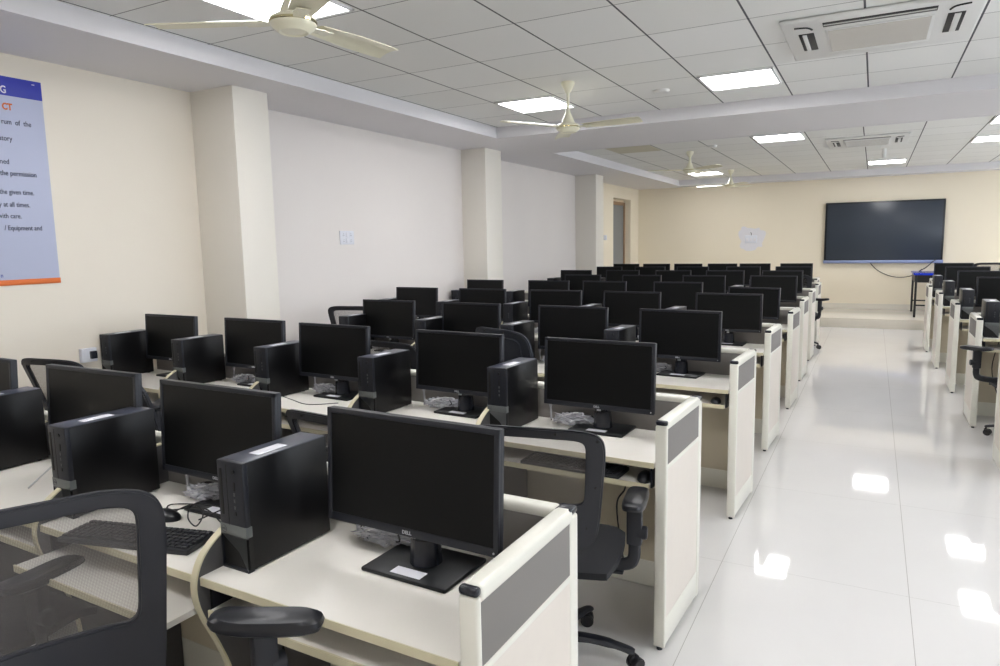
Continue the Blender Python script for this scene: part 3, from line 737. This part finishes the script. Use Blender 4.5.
mse = make_mouse(); ms_used = [False]
def kb(x, y, z, rz, label): return place(kbd, kb_used, (x, y, z), rz, label, 'keyboard', 'black keyboards')
def ms(x, y, z, rz, label): return place(mse, ms_used, (x, y, z), rz, label, 'mouse', 'black computer mice')
TZ = .6525
for n in range(1, 5):
    if n in (1,):
        kb(XE[n]-.415, YR[n]+.10, TZ, -math.atan(SL[n]), 'black keyboard on the tray under the second left bench, aisle end')
    ms(XE[n]-(.105 if n == 1 else .13), YR[n]+.075, TZ, R(10), 'black mouse on the pull-out tray of the %s, by the aisle' % BW[n])
ms(-.80, YR[4]+.16, DZ, R(-60), 'black mouse on the fifth left worktop below the lowered monitor')
k0 = kb(-1.855, 1.195, DZ, R(14), 'black keyboard lying askew on the front bench between two computer towers')
m0 = ms(-1.92, 1.335, DZ, R(100), 'black mouse lying behind the loose keyboard of the front bench')
# tangled leads of the loose keyboard and mouse
def lead(name, pts, r, m, parent=None, **k):
    b = MB(); b.tube(pts, r, 6, smooth=8); return b.build(name, m, parent)
b = MB(); b.tube([(-1.76, 1.33, .772), (-1.70, 1.40, .80), (-1.74, 1.49, .765), (-1.88, 1.47, .752), (-2.0, 1.42, .75), (-1.93, 1.36, .765), (-1.78, 1.37, .79), (-1.66, 1.35, .765), (-1.66, 1.44, .775), (-1.80, 1.50, .76), (-1.86, 1.53, .76)], .0022, 6, smooth=8)
tag(b.build('keyboard_cable', 'cable'), 'looped black keyboard lead tangled on the front bench', 'cable')
b = MB(); b.tube([(-1.88, 1.335, .775), (-1.82, 1.36, .80), (-1.75, 1.34, .79), (-1.72, 1.29, .775), (-1.78, 1.31, .785), (-1.84, 1.38, .79), (-1.79, 1.45, .765), (-1.70, 1.50, .76), (-1.82, 1.55, .752), (-2.02, 1.50, .752)], .0022, 6, smooth=8)
tag(b.build('mouse_cable', 'cable'), 'thin black mouse lead coiled beside the loose keyboard', 'cable')
# cable bundles with clear plastic sleeves behind / beside the monitors
def make_bundle(seed):
    rg = random.Random(seed); e = empty('cable_bundle', (0, 0, 0))
    b = MB(); bm = bmesh.new(); bmesh.ops.create_icosphere(bm, subdivisions=4, radius=1)
    for v in bm.verts:
        s = 1+.28*math.sin(v.co.x*9+seed)*math.cos(v.co.y*11+v.co.z*7)+.16*math.sin(v.co.z*23+v.co.x*17)+.1*math.sin(v.co.y*37)
        v.co = Vector((v.co.x*.085*s, v.co.y*.03*s, max(v.co.z, -.9)*.026*s+.026))
    bmesh.ops.bisect_plane(bm, geom=list(bm.verts)+list(bm.edges)+list(bm.faces), plane_co=(0, 0, .001), plane_no=(0, 0, 1), clear_inner=True)
    b._merge(bm); o = b.build('plastic_sleeve', 'bag', e)
    for f in o.data.polygons: f.use_smooth = False
    b = MB()
    for q in range(3):
        pts = [(rg.uniform(-.10, .10), rg.uniform(-.03, .04), rg.uniform(.006, .05)) for _ in range(6)]
        b.tube(pts, .0028, 6, smooth=5)
    b.build('cable', 'cable', e)
    b = MB(); b.tube([(-.10, .02, .01), (-.04, -.02, .045), (.03, .02, .05), (.09, -.01, .012), (.12, .01, .006)], .0035, 6, smooth=6); b.tube([(-.09, -.01, .012), (0, .03, .05), (.08, .03, .02)], .003, 6, smooth=6)
    b.build('white_cable', 'wcable', e)
    # hanging lead with plastic sleeve going up behind the tower
    b = MB(); b.tube([(-.115, .03, .01), (-.12, .035, .10), (-.112, .03, .18), (-.125, .02, .23)], [.005, .009, .005, .008, .003], 8, smooth=6); b.build('sleeve_strand', 'bag', e)
    b = MB(); b.tube([(-.115, .03, .005), (-.122, .04, .10), (-.110, .03, .18), (-.125, .02, .24)], .003, 6, smooth=6); b.build('power_lead', 'cable', e)
    return e
protos = [make_bundle(s) for s in (1, 2)]; bused = [[False], [False]]
for n in range(5):
    for k, x in enumerate(MX[n]):
        if k > 3: continue
        q = (n+k) % 2
        px, py = bench_pt(n, x-.165, .385)
        o = place(protos[q], bused[q], (px, py, DZ), R(rng.uniform(-12, 12)), 'plastic-sleeved cable bundle behind the monitor of the %s, %s' % (BW[n], NCOUNT[k]), 'cable bundle', 'plastic-sleeved cable bundles behind the monitors')
b = MB(); b.tube([(-2.62, 1.30, .749), (-2.66, 1.42, .80), (-2.72, 1.50, .83)], .003, 6, smooth=6); tag(b.build('network_cable', 'wcable'), 'white cable crossing the front bench behind the leftmost tower', 'cable')
b = MB(); b.tube([(-2.87, 2.66, .80), (-2.80, 2.64, .81), (-2.70, 2.66, .78), (-2.62, 2.70, .752), (-2.5, 2.8, .749)], .0022, 6, smooth=6); tag(b.build('network_cable', 'cable'), 'thin dark cable sagging in front of a second-bench tower', 'cable')
# wall socket box at the bench end
e = empty('socket_box', (-4.49, 2.66, .87), 0, 'white socket box on the left wall beside the second bench', 'socket')
b = MB(); b.box(0, -.05, 0, .035, .05, .09, bev=.004); b.build('cover', 'plate', e)
b = MB(); b.box(.03, .0, .02, .055, .04, .07, bev=.004); b.build('plug', 'cap', e)

# leads hanging under the desks
for pts, l in (([(-1.46, 1.42, .70), (-1.47, 1.36, .5), (-1.40, 1.30, .42), (-1.50, 1.33, .45), (-1.45, 1.4, .2), (-1.43, 1.42, .02)], 'black power lead hanging under the front bench'),
               ([(-.98, 2.90, .70), (-.92, 2.85, .52), (-.97, 2.88, .4), (-.95, 2.93, .1)], 'black lead hanging under the second left bench'),
               ([(.98, 7.16, .70), (.93, 7.1, .45), (1.0, 7.12, .2), (1.08, 7.15, .3), (1.0, 7.17, .03)], 'black lead looping under the second right bench'),
               ([(.95, 8.60, .70), (.90, 8.5, .4), (.98, 8.52, .12), (1.06, 8.57, .3), (1.0, 8.6, .05)], 'black lead looping under the third right bench')):
    b = MB(); b.tube(pts, .004, 6, smooth=8); tag(b.build('power_cable', 'cable'), l, 'cable')

# ------------------------------------------------------------------ chairs
def make_chair(solid=False):
    e = empty('task_chair', (0, 0, 0))
    ht = lambda: None
    # backrest surface: u in [-1,1], v in [0,1]
    def S(u, v, off=0):
        w = .178+.062*v**.8
        y = -.195-.125*v**1.3-.0+.045*u*u-.02
        z = .54+.46*v-.014*u*u*v
        return Vector((u*w, y+off, z))
    def outline(k, n=72, inset=0):
        pts = []
        for i in range(n):
            a = 2*math.pi*i/n+math.pi/n
            ex = .26
            cu = math.copysign(abs(math.cos(a))**ex, math.cos(a)); sv = math.copysign(abs(math.sin(a))**ex, math.sin(a))
            pts.append((cu*(1-inset*1.05*k), .5+sv*.5*(1-inset*.95*k)))
        return pts
    O = outline(1); I = [(math.copysign(abs(u)**.75, u)*.74, .655+math.copysign(abs((v-.5)*2)**.75, v-.5)*.5*.53) for u, v in O]
    bm = bmesh.new(); n = len(O); t = .011
    ro = [[bm.verts.new(S(u, v, s)) for u, v in O] for s in (-t, t)]; ri = [[bm.verts.new(S(u, v, s)) for u, v in I] for s in (-t, t)]
    for i in range(n):
        j = (i+1) % n
        bm.faces.new((ro[0][i], ro[0][j], ri[0][j], ri[0][i])); bm.faces.new((ro[1][i], ri[1][i], ri[1][j], ro[1][j]))
        bm.faces.new((ro[0][i], ro[1][i], ro[1][j], ro[0][j])); bm.faces.new((ri[0][i], ri[0][j], ri[1][j], ri[1][i]))
    bmesh.ops.recalc_face_normals(bm, faces=bm.faces)
    es = [e_ for e_ in bm.edges if e_.calc_face_angle(0) > R(50)]
    bmesh.ops.bevel(bm, geom=es, offset=.005, segments=2, affect='EDGES')
    b = MB(); b._merge(bm); fr = b.build('back_frame', 'solid' if solid else 'frame', e)
    for u, v in ((-.89, .93), (.89, .93), (-.89, .55), (.89, .55), (-.8, .2), (.8, .2), (-.35, .965), (.35, .965)):
        b = MB(); p = S(u, v, -t); b.cyl(p+Vector((0, .002, 0)), p+Vector((0, -.0015, 0)), .005, seg=8); b.build('bolt', 'vent', fr)
    bm = bmesh.new(); K = 6; rings = []
    for k in range(K+1):
        f = 1-k/K
        if k < K: rings.append([bm.verts.new(S(u*f*1.03, .66+(v-.66)*f*1.03)) for u, v in I])
        else: rings.append([bm.verts.new(S(0, .66))])
    for A, B in zip(rings, rings[1:]):
        for i in range(n):
            j = (i+1) % n
            if len(B) == 1: bm.faces.new((A[i], A[j], B[0]))
            else: bm.faces.new((A[i], A[j], B[j], B[i]))
    bmesh.ops.recalc_face_normals(bm, faces=bm.faces)
    if solid: bmesh.ops.solidify(bm, geom=list(bm.faces), thickness=.02)
    b = MB(); b._merge(bm); b.build('back_mesh' if not solid else 'back_pad', 'mesh' if not solid else 'solid', e)
    b = MB(); b.tube([S(0, .1, -.02), (0, -.235, .54), (0, -.20, .44), (0, -.10, .40)], [.022, .022, .026], 8, ry=.02, up=(1, 0, 0), smooth=5); b.build('back_support', 'frame', e)
    # seat
    bm = bmesh.new(); nx, ny = 14, 14; G = []
    for s in (1, -1):
        g = []
        for j in range(ny+1):
            row = []
            for i in range(nx+1):
                a, c = -1+2*i/nx, -1+2*j/ny
                # map square to rounded shape
                x = a*math.sqrt(1-c*c*.18)*.245; y = c*math.sqrt(1-a*a*.18)*.235
                ed = max(abs(a), abs(c)); dome = (1-ed**6)
                z = .455+s*(.012+.026*dome) - (.03*max(0, c-.5)**2*4 if True else 0)
                row.append(bm.verts.new((x, y+.02, z)))
            g.append(row)
        G.append(g)
    for s, g in enumerate(G):
        for j in range(ny):
            for i in range(nx):
                q = (g[j][i], g[j][i+1], g[j+1][i+1], g[j+1][i]); bm.faces.new(q if s == 0 else q[::-1])
    def ring(g): return [g[0][i] for i in range(nx+1)]+[g[j][nx] for j in range(1, ny+1)]+[g[ny][i] for i in range(nx-1, -1, -1)]+[g[j][0] for j in range(ny-1, 0, -1)]
    A, B = ring(G[0]), ring(G[1])
    for i in range(len(A)): bm.faces.new((A[i], B[i], B[(i+1) % len(A)], A[(i+1) % len(A)]))
    bmesh.ops.recalc_face_normals(bm, faces=bm.faces)
    b = MB(); b._merge(bm); st = b.build('seat', 'seatfab', e)
    for f in st.data.polygons: f.use_smooth = True
    b = MB(); b.box(-.10, -.13, .375, .10, .13, .425, bev=.01); mc = b.build('mechanism', 'frame', e)
    b = MB(); b.tube([(.09, .0, .40), (.17, .0, .395), (.22, .01, .385)], .006, 6, smooth=3); b.box(.21, -.008, .378, .25, .025, .392, bev=.004); b.build('lever', 'frame', mc)
    b = MB(); b.cyl((0, 0, .10), (0, 0, .25), .026, seg=16); b.cyl((0, 0, .25), (0, 0, .38), .014, seg=14); b.build('gas_lift', 'caster', e)
    b = MB(); b.lathe([(0, .06), (.038, .06), (.045, .08), (.042, .115), (.03, .125), (0, .125)], 20); b.build('hub', 'frame', e)
    for k in range(5):
        a = 2*math.pi*k/5+.05; xf = Matrix.Rotation(a, 4, 'Z')
        b = MB(); b.xf = xf; b.tube([(.02, 0, .10), (.12, 0, .105), (.22, 0, .092), (.29, 0, .072)], [.026, .024, .02, .016], 8, ry=.016, smooth=4); lg = b.build('leg', 'frame', e)
        b = MB(); b.xf = xf @ Matrix.Translation((.285, 0, 0)) @ Matrix.Rotation(.7+k*1.3, 4, 'Z')
        b.cyl((0, 0, .05), (0, 0, .075), .007, seg=8); b.cyl((.012, -.026, .027), (.012, -.006, .027), .027, seg=18, bev=.004); b.cyl((.012, .006, .027), (.012, .026, .027), .027, seg=18, bev=.004)
        b.box(-.012, -.008, .03, .02, .008, .056, bev=.004); b.build('caster', 'caster', lg)
    for s in (-1, 1):
        b = MB(); b.tube([(s*.12, .0, .405), (s*.24, .0, .415), (s*.285, .0, .44), (s*.29, .0, .52), (s*.29, .0, .63)], [.024, .022, .02], 8, ry=.012, up=(0, 1, 0), smooth=5); ar = b.build('armrest', 'frame', e)
        b = MB(); b.box(s*.29-.027, -.02, .50, s*.29+.027, .02, .64, bev=.006); b.cyl((s*.30, 0, .545), (s*.335, 0, .545), .024, seg=16, bev=.003) ; b.build('height_knob', 'frame', ar)
        b = MB(); bm = bmesh.new(); pr = []
        for i in range(28):
            a = 2*math.pi*i/28; ca, sa = math.cos(a), math.sin(a)
            pr.append((math.copysign(abs(ca)**.55, ca)*.042, math.copysign(abs(sa)**.6, sa)*.125))
        rows = []
        for z, sc in ((.640, .82), (.646, .96), (.656, 1.0), (.666, .97), (.672, .86)):
            rows.append([bm.verts.new((s*.295+x*sc+(-s*.004), y*sc+.02, z+.010*(y/.125)**2-.012*max(0, y/.125)**3)) for x, y in pr])
        for A, B in zip(rows, rows[1:]):
            for i in range(28): bm.faces.new((A[i], A[(i+1) % 28], B[(i+1) % 28], B[i]))
        bm.faces.new(rows[0][::-1]); bm.faces.new(rows[-1]); bmesh.ops.recalc_face_normals(bm, faces=bm.faces); b._merge(bm); pd = b.build('arm_pad', 'pad', ar)
    return e
chair = make_chair(); ch_used = [False]
solid = make_chair(True); so_used = [False]
def chairp(x, y, deg, label, z=0, sc=1, solid_=False, zs=1):
    o = place(solid if solid_ else chair, so_used if solid_ else ch_used, (x, y, z), R(deg), label, 'office chair', 'black task chairs')
    o.scale = (sc, sc, sc*zs); return o
def turn_pad(ch, side, deg, dz=0):
    """swivel one arm pad about its own centre (side -1 = the sitter's left) and raise the arm"""
    arms = [c for c in ch.children if c.name.split('.')[0] == 'armrest']
    a = arms[0 if side < 0 else 1]; a.location.z += dz
    for p in a.children:
        if p.name.split('.')[0] == 'arm_pad':
            c = Vector((side*.295, .02, 0)); q = Matrix.Rotation(R(deg), 4, 'Z')
            p.rotation_euler = (0, 0, R(deg)); p.location = c-(q @ c)
cA = chairp(-1.315, .685, -116, 'black mesh-back task chair turned towards the viewer in the bottom left corner', zs=1.03)
turn_pad(cA, -1, 54, .09)
for a in [c for c in cA.children if c.name.startswith('armrest')][:1]: a.location.xy += (Matrix.Rotation(R(116), 2) @ Vector((.03, .07)))
chairp(-2.36, .98, 8, 'black task chair at the front bench, only its arm pad showing at the left edge')
chairp(-1.0, 2.27, 10, 'black mesh-back task chair before the second bench, by the aisle', zs=1.0)
chairp(-1.665, 2.13, -6, 'black task chair behind the front bench, its rounded top behind a tower')
chairp(-2.98, 2.24, -14, 'black task chair showing only a curved back rim behind a front-bench monitor', zs=1.02)
chairp(-3.93, 2.40, 8, 'black task chair by the left wall, its back corner left of a front-bench monitor', zs=1.02)
chairp(-2.62, 3.72, -4, 'task chair tucked at the third bench, rounded back rim behind a tower')
chairp(-1.655, 3.57, -24, 'task chair with solid dark padded back between the second and third benches', solid_=True, zs=1.13)
chairp(-4.10, 5.02, 14, 'black task chair near the first column gap, back rim above a far-left tower', zs=1.07)
c = chairp(-.93, 10.83, -8, 'black task chair in the distance, arm jutting into the aisle before the eighth bench', zs=1.08)
turn_pad(c, 1, 70)
c = chairp(1.10, 6.42, 6, 'black task chair at the second right bench, arm poking past the panel', zs=.95); turn_pad(c, -1, 42)
chairp(1.60, 14.2, 15, 'black task chair on the dais beside the blue table', z=.168, zs=.96)

# ------------------------------------------------------------------ world, camera
w = bpy.data.worlds.new('world'); bpy.context.scene.world = w; w.use_nodes = True
w.node_tree.nodes['Background'].inputs[0].default_value = (.82, .90, 1, 1); w.node_tree.nodes['Background'].inputs[1].default_value = 11
cam = bpy.data.cameras.new('camera'); co = bpy.data.objects.new('camera', cam); C.objects.link(co)
f = 693.816; cam.sensor_fit = 'HORIZONTAL'; cam.sensor_width = 36; cam.lens = f/1000*36; cam.clip_start = .05
y, pi_, ro = R(28.2796), R(7.3126), R(-1.0898)
F = Vector((-math.sin(y)*math.cos(pi_), math.cos(y)*math.cos(pi_), -math.sin(pi_))); Rt = Vector((math.cos(y), math.sin(y), 0)); U = Rt.cross(F)
R2 = Rt*math.cos(ro)+U*math.sin(ro); U2 = -Rt*math.sin(ro)+U*math.cos(ro)
mt = Matrix((R2, U2, -F)).transposed().to_4x4(); mt.translation = (0, 0, 1.58); co.matrix_world = mt
sc = bpy.context.scene; sc.camera = co
sc.view_settings.view_transform = 'Standard'; sc.view_settings.look = 'None'; sc.view_settings.gamma = 1; sc.view_settings.use_curve_mapping = False
sc.view_settings.exposure = 0.02
